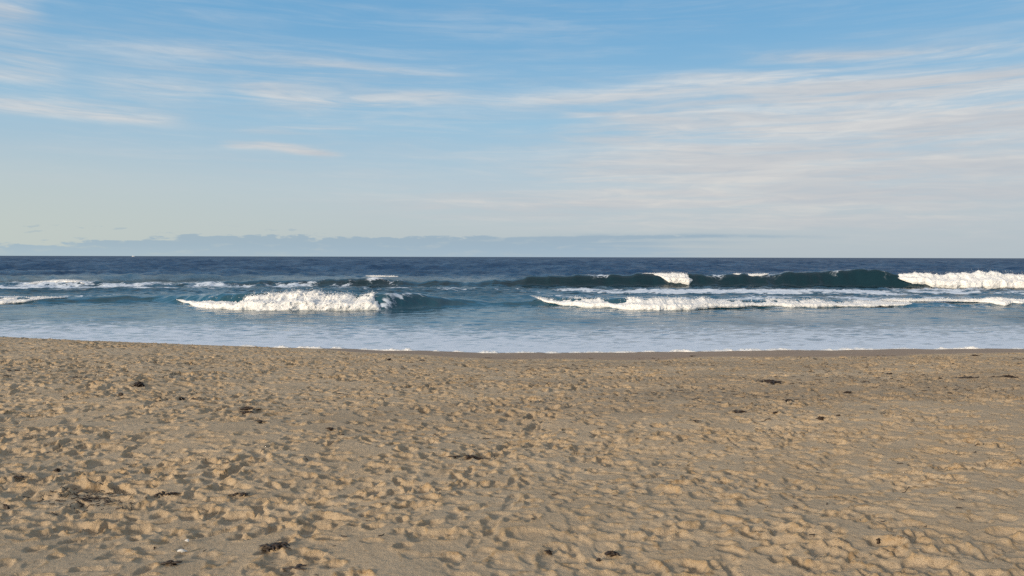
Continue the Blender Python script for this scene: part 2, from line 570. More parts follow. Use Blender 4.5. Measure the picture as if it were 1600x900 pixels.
def row_h(row, X, Y):
    d = Y - row['yc'](X)
    A = row['amp'](X) * (1 + 0.16 * fbm2(X / 3.5, X * 0 + 4.4, 4, 66)) 
    d = d + 0.5 * fbm2(X / 4.0, X * 0 + 8.8, 4, 67)
    fr = np.clip(-d / row['wf'], 0, 1)
    s = np.where(d < 0, (0.5 + 0.5 * np.cos(np.pi * fr)) ** 0.8, np.exp(-(np.maximum(d, 0) / row['wb']) ** 2))
    return A * s


def sea_z(X, Y):
    z = np.maximum(row_h(ROWF, X, Y), row_h(ROWB, X, Y))
    # low secondary swells and far swell lines
    for yc0, a0, wf, wb, sd in ((62, 0.16, 2.0, 3.0, 1), (72, 0.20, 2.0, 4.0, 2), (41, 0.05, 1.5, 2.0, 3), (112, 0.55, 5, 7, 4), (150, 0.9, 8, 12, 5), (205, 0.9, 10, 14, 6), (290, 1.0, 12, 20, 7)):
        yc = yc0 + 3.0 * fbm2(X / 22.0, X * 0 + sd, 3, sd)
        a = a0 * np.clip(0.55 + 0.9 * pn2(X / (0.25 * yc0), X * 0 + sd * 3.1, sd + 20), 0, 1.3)
        d = Y - yc
        z = z + a * np.where(d < 0, np.exp(-(d / wf) ** 2), np.exp(-(d / wb) ** 2))
    # chop
    a1 = np.interp(Y, [25, 30, 46, 60, 90, 130, 200, 420, 900, 1600], [0.0, 0.012, 0.035, 0.075, 0.17, 0.36, 0.55, 1.0, 0.9, 0.0])
    q = np.maximum(Y - 80, 0)
    z = z + a1 * fbm2(X / (1.9 + 0.030 * q), (Y / (0.9 + 0.022 * q)) + 40 * np.log(1 + q / 60.0), 3, 50, 0.5)
    a2 = np.interp(Y, [25, 30, 46, 80, 100], [0.0, 0.010, 0.018, 0.02, 0.0])
    z = z + a2 * pn2(X / 1.4, Y / 0.30, 80)
    # thin swash climbs the sand a little
    return z


yr = [np.arange(23.5, 40, 0.13), np.arange(40, 64, 0.15), np.arange(64, 92, 0.17)]
y, st_ = 92.0, 0.2
lst = []
while y < 480:
    lst.append(y); st_ *= 1.0052; y += st_
while y < 1700:
    lst.append(y); st_ *= 1.022; y += st_
while y < 40000:
    lst.append(y); st_ *= 1.10; y += st_
yr = np.concatenate(yr + [lst])
NS = 700
u_in = np.linspace(-0.80, 0.80, NS)
outk = np.array([0.03, 0.09, 0.2, 0.4, 0.8, 1.6, 3.2])
us = np.concatenate([-0.8 - outk[::-1], u_in, 0.8 + outk])
Xw = yr[:, None] * us[None, :]
Yw = np.repeat(yr[:, None], len(us), 1)
Zw = sea_z(Xw, Yw)


def blob(px, py, wx, wy):
    """Foam patch on the water around the spot seen at px,py; radii in metres."""
    Y0 = ZC * FPX / (py - hor(px))
    X0 = (px - 800) / FPX * Y0
    return np.exp(-((Xw - X0) / wx) ** 2 - ((Yw - Y0) / wy) ** 2)


Fm = np.zeros_like(Xw)
sh = shore_y(Xw)
Fm += 0.68 * np.exp(-((Yw - sh) / 6.5) ** 2) + 0.34 * np.exp(-((Yw - sh - 8.0) / 6.0) ** 2)          # swash film
Fm += 0.35 * np.exp(-((Yw - sh) / 0.9) ** 2)
dF = Yw - ROWF['yc'](Xw)
pxu = Xw / np.maximum(ROWF['yc'](Xw), 1) * FPX + 800
tail = np.where(dF > 0, np.exp(-(dF / 9.0) ** 2), 0)
Fm += tail * (0.48 * sst(pxu, 830, 900) * sst(pxu, 1650, 1450) + 0.42 * sst(pxu, 260, 360) * sst(pxu, 640, 560) + 0.35 * sst(pxu, 120, 40) + 0.35 * sst(pxu, 1400, 1500))
Fm += 0.35 * sst(pxu, 592, 604) * sst(pxu, 730, 640) * np.exp(-((dF + 0.4) / 1.6) ** 2)                # lace on the green shoulder
Fm += 0.32 * np.where(dF < 0, np.exp(-((dF + 1.9) / 1.1) ** 2), 0) * (sst(pxu, 280, 330) * sst(pxu, 640, 590) + sst(pxu, 835, 880))
for a in ((1180, 455, 14, 6, 0.58), (1080, 457, 10, 5, 0.40), (1300, 458, 14, 5, 0.38), (1450, 456, 12, 6, 0.32), (950, 455, 9, 5, 0.25), (700, 452, 12, 5, 0.2), (95, 444, 7, 5, 0.62), (190, 449, 14, 4.0, 0.55), (20, 450, 12, 5, 0.48), (320, 443, 7, 4.5, 0.55),
          (420, 447, 12, 3, 0.45), (1530, 452, 10, 3, 0.45)):
    Fm += a[4] * blob(*a[:4])
dB = Yw - ROWB['yc'](Xw)
pxb = Xw / ROWB['yc'](Xw) * FPX + 800
Fm += np.exp(-((dB - 0.2) / 1.1) ** 2) * (0.5 * sst(pxb, 560, 590) * sst(pxb, 640, 615) + 0.16 * sst(pxb, 870, 900) * sst(pxb, 1030, 960) + 0.4 * sst(pxb, 1280, 1330) * sst(pxb, 1400, 1350) + 0.12 * sst(pxb, 1000, 1030) * sst(pxb, 1240, 1200))
Fm = np.clip(Fm, 0, 0.95)

mat_sea, n, bs, out = new_mat('sea_water')
geo = n.new('ShaderNodeNewGeometry')
px_, py_, pz_ = n.separate(geo.outputs['Position'])
af = n.new('ShaderNodeAttribute', attribute_name='foam')
fo = E(n, af.outputs['Fac'])
far = n.smooth(py_, 85.0, 150.0)
body = n.mix(far, (0.006, 0.028, 0.042), (0.005, 0.032, 0.096))
body = n.mix(n.smooth(py_, 75.0, 50.0), body, (0.020, 0.080, 0.122))
body = n.mix(n.smooth(py_, 48.0, 28.0), body, (0.050, 0.145, 0.250))
gl = n.new('ShaderNodeBsdfGlossy')
n.put(gl.inputs['Roughness'], n.smooth(py_, 30.0, 300.0, 0.07, 0.30))
gl.inputs['Color'].default_value = (1, 1, 1, 1)
df = n.new('ShaderNodeBsdfDiffuse')
fre = n.new('ShaderNodeFresnel')
fre.inputs['IOR'].default_value = 1.333
# waves mask one another at grazing angles, so the sheet never mirrors as fully as a flat one
cap = n.smooth(py_, 32.0, 62.0, 0.48, 0.36) * n.smooth(py_, 75.0, 190.0, 1.0, 0.55) * n.smooth(n.noise(n.combine(px_ * 0.05, py_ * 0.03, 8.0), 1.0, 5.0, 0.65), 0.3, 0.7, 0.45, 1.5)
wm = n.new('ShaderNodeMixShader')
n.put(wm.inputs[0], n.math('MINIMUM', E(n, fre.outputs[0]), cap))
n.link(df.outputs[0], wm.inputs[1])
n.link(gl.outputs[0], wm.inputs[2])
n.put(df.inputs['Color'], body)
b1 = n.noise(n.combine(px_ * 0.5, py_ * 1.6, pz_), 1.2, 4.0, 0.55)
b2 = n.noise(n.combine(px_ * 0.10, py_ * 0.22, 4.0), 1.0, 5.0, 0.6)
bump = n.new('ShaderNodeBump')
bump.inputs['Strength'].default_value = 1.0
n.put(bump.inputs['Distance'], n.smooth(py_, 30.0, 200.0, 0.035, 0.20))
n.put(bump.inputs['Height'], b1 + b2 * n.smooth(py_, 90.0, 600.0, 0.0, 3.0))
for _nd in (gl, df, fre):
    n.link(bump.outputs[0], _nd.inputs['Normal'])
# foam: lace drawn out along the crests
warp = n.noise(n.combine(px_ * 0.5, py_ * 0.9, pz_), 1.0, 4.0, 0.6)
vor = n.new('ShaderNodeTexVoronoi', feature='DISTANCE_TO_EDGE')
n.put(vor.inputs['Vector'], n.combine(px_ * 1.0 + warp * 2.2, py_ * 1.5 + warp * 2.6, 0.0))
vor.inputs['Scale'].default_value = 1.3
lace = 1.0 - n.smooth(E(n, vor.outputs['Distance']), 0.0, 0.32)
ns = n.noise(n.combine(px_ * 0.45, py_ * 1.1, pz_ * 0.6), 1.5, 7.0, 0.68)
ns2 = n.smooth(n.noise(n.combine(px_ * 0.22, py_ * 0.20, 2.0), 1.0, 5.0, 0.62), 0.28, 0.72)
midz = n.smooth(py_, 46.0, 56.0)
pat = lace * 0.30 + ns * (1.05 - midz * 0.45) + ns2 * midz * 0.95 - 0.13 - midz * 0.24
thr = 1.0 - fo
ff = n.smooth(pat, thr - 0.04, thr + n.smooth(py_, 46.0, 30.0, 0.22, 0.40)) * n.smooth(fo, 0.02, 0.12)
foam_b = n.new('ShaderNodeBsdfPrincipled')
n.put(foam_b.inputs['Base Color'], (0.70, 0.78, 0.89))
foam_b.inputs['Roughness'].default_value = 0.7
fb = n.new('ShaderNodeBump')
fb.inputs['Distance'].default_value = 0.05
n.put(fb.inputs['Strength'], midz * 0.6 + 0.15)
n.put(fb.inputs['Height'], pat)
n.link(fb.outputs[0], foam_b.inputs['Normal'])
mx = n.new('ShaderNodeMixShader')
n.put(mx.inputs[0], ff)
n.link(wm.outputs[0], mx.inputs[1])
n.t.nodes.remove(bs)
n.link(foam_b.outputs[0], mx.inputs[2])
n.link(mx.outputs[0], out.inputs[0])
link('sea', grid_mesh('sea', Xw, Yw, Zw, {'foam': Fm}), mat_sea, kind='structure',
     label='deep blue sea with swell lines, green wave faces and foamy shallows', category='sea')

# ------------------------------------------------------------------ white water of the breakers
mat_foam, n, bs, out = new_mat('white_water')
geo = n.new('ShaderNodeNewGeometry')
fn = n.noise(geo.outputs['Position'], 7.0, 6.0, 0.65)
n.put(bs.inputs['Base Color'], n.mix(n.smooth(fn, 0.3, 0.7), (0.82, 0.83, 0.84), (0.90, 0.90, 0.885)))
bs.inputs['Roughness'].default_value = 0.8
bs.inputs['Specular IOR Level'].default_value = 0.2
bs.inputs['Subsurface Weight'].default_value = 0.7
bs.inputs['Subsurface Radius'].default_value = (1.0, 1.0, 1.0)
bs.inputs['Subsurface Scale'].default_value = 0.10
bump = n.new('ShaderNodeBump')
bump.inputs['Distance'].default_value = 0.08
bump.inputs['Strength'].default_value = 0.8
n.put(bump.inputs['Height'], fn)
n.link(bump.outputs[0], bs.inputs['Normal'])

OCT_V = np.array([[1, 0, 0], [-1, 0, 0], [0, 1, 0], [0, -1, 0], [0, 0, 1], [0, 0, -1]], float)
OCT_F = np.array([[0, 2, 4], [2, 1, 4], [1, 3, 4], [3, 0, 4], [2, 0, 5], [1, 2, 5], [3, 1, 5], [0, 3, 5]])
_p = (1 + 5 ** 0.5) / 2
ICO_V = np.array([[-1, _p, 0], [1, _p, 0], [-1, -_p, 0], [1, -_p, 0], [0, -1, _p], [0, 1, _p], [0, -1, -_p], [0, 1, -_p], [_p, 0, -1], [_p, 0, 1], [-_p, 0, -1], [-_p, 0, 1]])
ICO_V /= np.linalg.norm(ICO_V[0])
ICO_F = np.array([[0, 11, 5], [0, 5, 1], [0, 1, 7], [0, 7, 10], [0, 10, 11], [1, 5, 9], [5, 11, 4], [11, 10, 2], [10, 7, 6], [7, 1, 8],
                  [3, 9, 4], [3, 4, 2], [3, 2, 6], [3, 6, 8], [3, 8, 9], [4, 9, 5], [2, 4, 11], [6, 2, 10], [8, 6, 7], [9, 8, 1]])


def billow(x, y, z, seed):
    def b(f, k):
        return 1 - 2 * np.abs(pn3(x * f, y * f, z * f, seed + k))
    return 0.60 * b(0.8, 0) + 0.42 * b(1.7, 1) + 0.20 * b(3.6, 2) + 0.13 * b(7.5, 3) + 0.07 * b(15.0, 4)


def foam_body(px, top, bot, row, seed, rough=0.22, deep=1.1, spray=700, rag=1.0, step=0.055):
    """A tumbling mass of white water on a wave row; top and bottom edges are given at photo columns."""
    px = np.array(px, float)
    Yc0 = np.interp(px, [-500, 2100], [0, 0])
    Xc = (px - 800) / FPX * 50
    for _ in range(4):
        Yc0 = row['yc'](Xc); Xc = (px - 800) / FPX * Yc0
    ztop = ZC - Yc0 * (np.array(top, float) - H_(px)) / FPX
    Yb = Yc0 - row['wf']
    zbot = ZC - Yb * (np.array(bot, float) - H_(px)) / FPX
    x = np.arange(Xc[0], Xc[-1], step)
    zt, zb, yc = np.interp(x, Xc, ztop), np.interp(x, Xc, zbot), row['yc'](x)
    A = np.maximum(row['amp'](x), 0.05)
    endf = np.clip(np.minimum(x - x[0], x[-1] - x) / 0.5, 0, 1) ** 0.5
    # ragged crest line
    zt = zt - 0.10 * (zt - zb) + rag * (0.26 * fbm2(x / 1.3, x * 0 + seed, 4, seed) + 0.10 * np.abs(pn2(x / 0.22, x * 0 + 3, seed))) * np.clip(zt - zb, 0.1, 1)
    zb = zb + rag * 0.20 * fbm2(x / 1.6, x * 0 + 9, 4, seed + 5) * np.clip(zt - zb, 0.1, 1)
    zt = zb + (zt - zb) * (0.25 + 0.75 * endf)
    face = np.clip(zb / A, 0, 1)
    ybot = yc - row['wf'] * (1 - face) - 0.15
    hgt = zt - zb
    t = np.linspace(0, 1, 46)
    # control profile: bottom, bulging front, crest, back
    ky = np.array([0.02, 0.0, 0.08, 0.40, 0.60, 0.82, 1.05, 1.3])
    kz = np.array([-0.18, 0.10, 0.46, 0.62, 0.88, 0.97, 0.78, -0.1])
    kt = np.array([0.0, 0.14, 0.36, 0.50, 0.66, 0.78, 0.9, 1.0])
    py, pz = np.interp(t, kt, ky), np.interp(t, kt, kz)
    kk = np.array([0.25, 0.5, 0.25])
    py = np.convolve(np.pad(py, 1, mode='edge'), kk, 'valid'); pz = np.convolve(np.pad(pz, 1, mode='edge'), kk, 'valid')
    span = np.maximum((yc - ybot) * 1.0 + 0.25, 0.4) * deep
    X = np.repeat(x[None, :], len(t), 0)
    Y = ybot[None, :] + py[:, None] * span[None, :]
    Z = zb[None, :] + pz[:, None] * hgt[None, :]
    amp = rough * np.clip(hgt, 0.15, 1.5)[None, :] * (0.25 + 0.75 * sst(t, 0.0, 0.15) * sst(t, 1.0, 0.85))[:, None]
    s = 1.0 / np.clip(0.75 * hgt.mean() + 0.15, 0.3, 1.2)
    b = billow(X * s, Y * s, Z * s * 1.6, seed)
    nx, ny, nz = 0.0, -0.75, 0.55
    Y = Y + ny * amp * b
    Z = Z + nz * amp * b * (0.4 + 0.6 * sst(t, 0.1, 0.6))[:, None]
    X = X + amp * 0.5 * pn3(X * 2 * s, Y * 2 * s, Z * 2 * s, seed + 9)
    co = [np.stack([X, Y, Z], -1).reshape(-1, 3)]
    r, c = X.shape
    i = np.arange(r * c).reshape(r, c)
    q = np.stack([i[:-1, :-1], i[:-1, 1:], i[1:, 1:], i[1:, :-1]], -1).reshape(-1, 4)
    tri = [np.concatenate([q[:, :3], q[:, [0, 2, 3]]])]
    off = r * c
    # clots and droplets of spray along the front and above the crest
    rs = np.random.RandomState(seed)
    for kind in (0, 1):
        m = int(spray * 0.3) if kind == 0 else spray * 2
        ci = rs.randint(0, c, m)
        if kind == 0:
            ri = rs.randint(6, 40, m)
            rad = (0.012 + 0.055 * rs.rand(m) ** 2.5) * np.clip(hgt[ci] / 0.8, 0.45, 1.4)
            base = np.stack([X[ri, ci], Y[ri, ci] - 0.2 * rad, Z[ri, ci]], -1)
            V, Fc = ICO_V, ICO_F
        else:
            ri = rs.randint(28, 40, m)
            rad = 0.006 + 0.022 * rs.rand(m) ** 2.5
            base = np.stack([X[ri, ci] + 0.1 * rs.randn(m), Y[ri, ci] + 0.15 * rs.randn(m), Z[ri, ci] + np.abs(rs.randn(m)) * 0.10 * np.clip(hgt[ci], 0.3, 1.5)], -1)
            V, Fc = OCT_V, OCT_F
        jit = 1 + 0.25 * rs.randn(m, len(V), 1)
        v = base[:, None, :] + V[None] * rad[:, None, None] * jit * np.array([1.25, 1, 0.9])
        co.append(v.reshape(-1, 3))
        tri.append((Fc[None] + (off + np.arange(m) * len(V))[:, None, None]).reshape(-1, 3))
        off += m * len(V)
    return raw_mesh(bpy.data.meshes.new('breaking_wave'), np.concatenate(co), np.concatenate(tri))


G_W = 'breaking waves of white water'
breakers = [
    ([282, 300, 330, 360, 400, 440, 480, 500, 530, 560, 600], [466, 466, 465.5, 464, 462, 460, 457.5, 457, 459, 460, 459], [469, 474, 480, 484, 485, 485, 485.5, 485.5, 485.5, 485, 482],
     ROWF, 101, 0.19, 1.15, 2200, 'tall tumbling white breaker with its bright end beside the green wave shoulder'),
    ([832, 850, 880, 920, 960, 990, 1010, 1040, 1070, 1100, 1200, 1300, 1380, 1425], [464, 465, 466, 466.5, 466.5, 466, 465, 465, 466.5, 467.5, 468.5, 469.5, 470.5, 471], [465, 473, 478, 480, 481, 483, 485, 485.5, 483, 480, 479, 479, 478.5, 476],
     ROWF, 202, 0.20, 1.1, 2800, 'long low roller of white foam stretching across the shallows'),
    ([1380, 1425, 1460, 1500, 1535, 1550, 1575, 1600, 1700, 1800], [468, 467, 467, 467, 467, 464.5, 466, 467, 467, 467], [472, 473, 472.5, 473, 474, 478, 476, 476, 477, 477],
     ROWF, 303, 0.30, 1.0, 1300, 'thin broken foam lip on the dark wave continuing the long low roller'),
    ([-120, -40, 0, 30, 55, 80, 100], [462, 462, 463, 463, 464, 464.5, 465], [477, 477, 476, 475, 472, 468, 467],
     ROWF, 404, 0.22, 1.1, 900, 'small creamy breaker cut by the left photo edge'),
    ([1398, 1410, 1430, 1460, 1490, 1510, 1530, 1550, 1580, 1600, 1700, 1800], [428, 427, 426.5, 427, 427, 425, 422.5, 424, 427, 428, 428, 428], [436, 440, 444, 448, 450, 450, 450, 450, 450.5, 450.5, 450, 450],
     ROWB, 505, 0.19, 1.2, 1700, 'largest white breaker exploding on the outer wave at the right'),
    ([1005, 1020, 1033, 1040, 1050, 1060, 1070, 1079], [427.5, 427, 426.5, 426, 425.5, 426, 426, 427.5], [428.0, 428.6, 436, 441.5, 441, 441, 443, 438],
     ROWB, 606, 0.16, 1.0, 700, 'short square curtain of white water falling from the dark outer wave'),
    ([1145, 1155, 1175, 1190, 1200], [427, 427, 428, 427, 426.5], [429, 430.5, 432, 431.5, 428.5],
     ROWB, 707, 0.25, 0.8, 320, 'thin white lip curling on the crest of the dark outer wave'),
    ([572, 585, 600, 622], [431, 430.5, 431, 432], [432.5, 433, 433, 433.5],
     ROWB, 808, 0.3, 0.8, 260, 'small white cap on the green outer swell above the tall breaker'),
    ([50, 70, 95, 120, 140], [441, 438.5, 437, 438, 441], [445, 443, 441.5, 442, 444],
     ROWB, 909, 0.40, 1.6, 500, 'spent heap of foam on the outer water at the left'),
]
for pxl, tp, bt, row, sd, rg, dp, spn, lab in breakers:
    stp = 0.055 if row is ROWF else 0.09
    link('breaking_wave', foam_body(pxl, tp, bt, row, sd, rg, dp, spn, rag=0.35 if sd == 606 else 1.0, step=stp), mat_foam, label=lab, category='breaking wave', group=G_W)

# foam edge of the swash where it stops on the sand
xs = np.arange(-27, 27, 0.035)
w = 0.10 + 0.10 * np.clip(0.5 + fbm2(xs / 1.1, xs * 0 + 2, 3, 15), 0.05, 1.2)
hh = 0.065 * np.clip(0.45 + 1.1 * fbm2(xs / 0.7, xs * 0 + 5, 3, 16), 0.0, 1.3)
yc = shore_y(xs) - 0.28 + 0.22 * fbm2(xs / 2.5, xs * 0 + 7, 4, 17)
t = np.linspace(0, math.pi, 12)
X = np.repeat(xs[None], 12, 0)
Y = yc[None] - np.cos(t)[:, None] * w[None] * 1.6
Z = beach_z(X, Y)
Z = np.maximum(Z, 0.0) - 0.006 + np.sin(t)[:, None] * hh[None] * (1 + 0.6 * pn2(X / 0.09, Y / 0.09, 19))
link('swash_foam', grid_mesh('swash_foam', X, Y, Z), mat_foam, kind='stuff', label='thin lacy line of foam where the swash ends on the wet sand', category='foam')

# ------------------------------------------------------------------ things washed up on the beach
def ray(px, py):
    d = _F + _R * ((px - 800) / FPX) + _U * ((450 - py) / FPX)
    return d


def on_sand(px, py):
    d = ray(px, py)
    s = np.arange(2.5, 30, 0.01) / d.y
    X, Y, Zr = d.x * s, d.y * s, ZC + d.z * s
    below = Zr < beach_z(X, Y)
    k = int(np.argmax(below)) if below.any() else len(s) - 1
    return float(X[k]), float(Y[k])


mat_weed, n, bs, out = new_mat('dried_seaweed')
geo = n.new('ShaderNodeNewGeometry')
wn = n.noise(geo.outputs['Position'], 30.0, 4.0, 0.6)
n.put(bs.inputs['Base Color'], n.mix(wn, (0.012, 0.008, 0.006), (0.060, 0.036, 0.022)))
bs.inputs['Roughness'].default_value = 0.6
mat_shell, n, bs, out = new_mat('shell')
geo = n.new('ShaderNodeNewGeometry')
wn = n.noise(geo.outputs['Position'], 60.0, 3.0, 0.6)
n.put(bs.inputs['Base Color'], n.mix(wn, (0.62, 0.58, 0.52), (0.85, 0.83, 0.79)))
bs.inputs['Roughness'].default_value = 0.4


_ring = [(0.0, 0.0)] + [(0.07 * math.cos(a), 0.07 * math.sin(a)) for a in np.linspace(0, 6.283, 6)[:-1]]


def soft_z(x, y):
    """Sand level evened out over a hand's breadth: limp weed bridges the small dimples."""
    return sum(beach_z(np.asarray(x) + a, np.asarray(y) + b) for a, b in _ring) / len(_ring) + 0.012


def clump_mesh(seed, w, dpt, h, ribbons, core=True, at=(0, 0), rw=0.018, curl=1.0):
    """Tangle of strap-like fronds over a sunken matted core, following the sand below."""
    rs = np.random.RandomState(seed)
    co, fc, off = [], [], 0
    x0, y0 = at
    z0 = float(soft_z(x0, y0))
    if core:
        nr, nc = 7, 18
        th = np.linspace(0, 2 * np.pi, nc, endpoint=False)
        ring = np.linspace(1.0, 0.0, nr)
        wob = 1 + 0.28 * np.sin(2 * th + rs.rand() * 6) + 0.20 * np.sin(3 * th + rs.rand() * 6) + 0.15 * np.sin(7 * th + rs.rand() * 6)
        for k in ring:
            x = np.cos(th) * w * 0.42 * k * wob
            y = np.sin(th) * dpt * 0.42 * k * wob
            z = soft_z(x0 + x, y0 + y) - z0 - 0.030 * k ** 2 + h * (1 - k ** 1.6) * (0.65 + 0.7 * rs.rand(nc))
            co.append(np.stack([x, y, z], -1))
        for a in range(nr - 1):
            for b in range(nc):
                p, q_ = off + a * nc + b, off + a * nc + (b + 1) % nc
                fc.append((p, q_, q_ + nc)); fc.append((p, q_ + nc, p + nc))
        off += nr * nc
    for _ in range(ribbons):
        m = 8
        L = w * (0.35 + 0.55 * rs.rand())
        a = rs.randn() * 0.5 + (0 if rs.rand() < 0.5 else math.pi)
        cx, cy = rs.randn() * w * 0.20, rs.randn() * dpt * 0.22
        ds = L / m
        x, y = cx - math.cos(a) * L / 2, cy - math.sin(a) * L / 2 * dpt / w
        pts = []
        bend = rs.randn() * 0.25 * curl
        lift = rs.rand()
        for k in range(m + 1):
            pts.append((x, y, h * (0.15 + 0.75 * lift) * math.sin(math.pi * k / m) * (0.6 + 0.5 * rs.rand())))
            a += bend + rs.randn() * 0.22 * curl
            x += math.cos(a) * ds
            y += math.sin(a) * ds * max(dpt / w, 0.35)
        pts = np.array(pts)
        pts[:, 2] += soft_z(x0 + pts[:, 0], y0 + pts[:, 1]) - z0
        tw = rw * (0.6 + 0.8 * rs.rand())
        wd = tw * np.sin(np.linspace(0.35, math.pi - 0.15, m + 1)) ** 0.6
        tx = np.gradient(pts, axis=0)
        nrm = np.stack([-tx[:, 1], tx[:, 0], 0 * tx[:, 0]], -1)
        nrm /= np.maximum(np.linalg.norm(nrm, axis=1), 1e-6)[:, None]
        up = np.array([0, 0, 1.0])
        top = pts + up * 0.35 * wd[:, None]
        l, r = pts + nrm * wd[:, None], pts - nrm * wd[:, None]
        co.append(np.concatenate([l, top, r]))
        M = m + 1
        for k in range(m):
            for u, v in ((0, M), (M, 2 * M), (2 * M, 0)):
                p, q_ = off + u + k, off + v + k
                fc.append((p, q_, q_ + 1)); fc.append((p, q_ + 1, p + 1))
        off += 3 * M
    me = bpy.data.meshes.new('seaweed')
    return raw_mesh(me, np.concatenate(co), np.array(fc)), z0


# (kind, px, py of the base, width px, height px, ribbons, core, label)
weeds = [
    ('seaweed_clump', 217, 603, 24, 11, 16, True, 'pointed dark heap of seaweed on the sunlit sand at the left'),
    ('seaweed_strand', 122, 591, 28, 3, 5, False, 'thin dark seaweed strand beyond and left of the pointed heap'),
    ('seaweed_clump', 387, 640, 27, 6, 16, True, 'long flat dark seaweed slab lying just above a smaller one'),
    ('seaweed_clump', 384, 645, 17, 4, 9, True, 'small dark seaweed piece tucked just below the long flat slab'),
    ('seaweed_clump', 405, 659, 12, 3, 6, True, 'little seaweed scrap nearest below the pair of flat dark slabs'),
    ('seaweed_strand', 306, 624, 19, 4, 7, False, 'crooked seaweed strand between the pointed heap and the flat slabs'),
    ('seaweed_clump', 283, 625, 12, 3, 6, True, 'small seaweed tuft just left of the crooked strand'),
    ('seaweed_strand', 247, 626, 9, 3, 4, False, 'tiny seaweed wisp below the pointed heap, to its right'),
    ('seaweed_clump', 189, 617, 10, 3, 4, True, 'tiny dark seaweed scrap below the pointed heap, to its left'),
    ('seaweed_clump', 515, 670, 14, 4, 8, True, 'small dark seaweed patch alone on pale sand right of the flat slabs'),
    ('seaweed_strand', 532, 679, 10, 2, 4, False, 'short seaweed strand just below the lone small patch'),
    ('seaweed_clump', 743, 717, 38, 8, 22, True, 'broad dark seaweed clump lying in a hollow near the middle of the beach'),
    ('seaweed_clump', 956, 868, 22, 9, 16, True, 'black crumpled seaweed clump nearest the bottom edge'),
    ('seaweed_clump', 858, 866, 13, 8, 8, True, 'dull brown seaweed lump left of the black crumpled clump'),
    ('seaweed_strand', 935, 879, 14, 4, 3, False, 'bent thin seaweed strand below the black crumpled clump'),
    ('seaweed_clump', 1201, 597, 38, 7, 24, True, 'longest low pile of dark seaweed on the far sand to the right'),
    ('seaweed_clump', 1325, 614, 14, 4, 9, True, 'compact dark seaweed oval right of and below the long low pile'),
    ('seaweed_clump', 1234, 626, 15, 5, 10, True, 'rounded dark seaweed clump straight below the long low pile'),
    ('seaweed_strand', 1157, 644, 28, 3, 8, True, 'long dark seaweed streak below and left of the rounded clump'),
    ('seaweed_strand', 1212, 644, 15, 3, 5, False, 'short seaweed strand just right of the long dark streak'),
    ('seaweed_clump', 1281, 656, 12, 8, 9, True, 'lumpy seaweed tuft below the compact oval'),
    ('seaweed_strand', 1088, 659, 22, 5, 3, False, 'thin curved seaweed strand left of the long dark streak'),
    ('seaweed_clump', 1311, 650, 7, 3, 4, True, 'tiny seaweed scrap right of the lumpy tuft'),
    ('seaweed_clump', 1576, 589, 20, 5, 13, True, 'dark seaweed pile close to the right photo edge'),
    ('seaweed_strand', 1551, 589, 18, 2, 4, False, 'faint seaweed strand just left of the pile at the right edge'),
    ('seaweed_strand', 1510, 591, 30, 3, 7, False, 'long faint seaweed strand farther left of the pile at the right edge'),
    ('seaweed_strand', 1472, 591, 15, 3, 5, False, 'short dark seaweed strand at the left end of the long faint strand'),
    ('seaweed_strand', 1390, 584, 15, 3, 6, False, 'seaweed strand on far sand between the long low pile and the faint strands'),
    ('seaweed_clump', 1443, 586, 7, 3, 5, True, 'tiny seaweed knot between two strands on the far right sand'),
    ('seaweed_clump', 1524, 556, 11, 3, 7, True, 'small seaweed piece on the wet sand edge at the right'),
    ('seaweed_clump', 1081, 557, 8, 2, 5, True, 'small seaweed piece on the smooth wet sand near the middle'),
    ('seaweed_strand', 609, 561, 10, 2, 5, True, 'small dark seaweed bit at the edge of the smooth sand, left of the middle'),
    ('seaweed_strand', 658, 564, 15, 2, 4, False, 'thin seaweed line just right of the dark bit at the smooth sand edge'),
    ('seaweed_clump', 90, 737, 14, 7, 8, True, 'black folded seaweed scrap on the near sand at the left'),
    ('seaweed_strand', 30, 752, 20, 4, 5, False, 'dark seaweed strand below and left of the black folded scrap'),
    ('seaweed_strand', 10, 795, 14, 3, 5, True, 'dark seaweed scrap touching the left photo edge, nearest of three there'),
    ('seaweed_strand', 14, 578, 20, 3, 4, False, 'dark seaweed line on far sand at the left photo edge'),
    ('seaweed_strand', 9, 589, 16, 3, 4, False, 'dark seaweed scrap below the far line at the left photo edge'),
    ('seaweed_clump', 425, 857, 46, 16, 26, False, 'open lumpy tangle of dark seaweed near the bottom, right of the shells'),
    ('seaweed_clump', 268, 883, 25, 6, 9, True, 'flat dark seaweed rag below the two white shells'),
    ('seaweed_clump', 241, 859, 5, 3, 3, True, 'tiny dark speck of seaweed left of the lower shell'),
    ('seaweed_strand', 380, 775, 34, 6, 7, False, 'scattered seaweed twist above the open lumpy tangle'),
    ('seaweed_strand', 255, 776, 30, 6, 5, False, 'thin dark stalk of seaweed just right of the mat of fine litter'),
    ('seaweed_strand', 470, 888, 66, 5, 3, False, 'long thin bent stalk along the bottom, right of the flat rag'),
    ('seaweed_clump', 995, 685, 6, 3, 4, True, 'tiny dark seaweed speck right of the broad clump in the hollow'),
    ('seaweed_clump', 1373, 852, 7, 3, 4, True, 'tiny dark speck of seaweed alone on smooth near sand at the right'),
    ('seaweed_strand', 835, 813, 9, 7, 2, False, 'tiny curled seaweed thread near the bottom middle'),
]
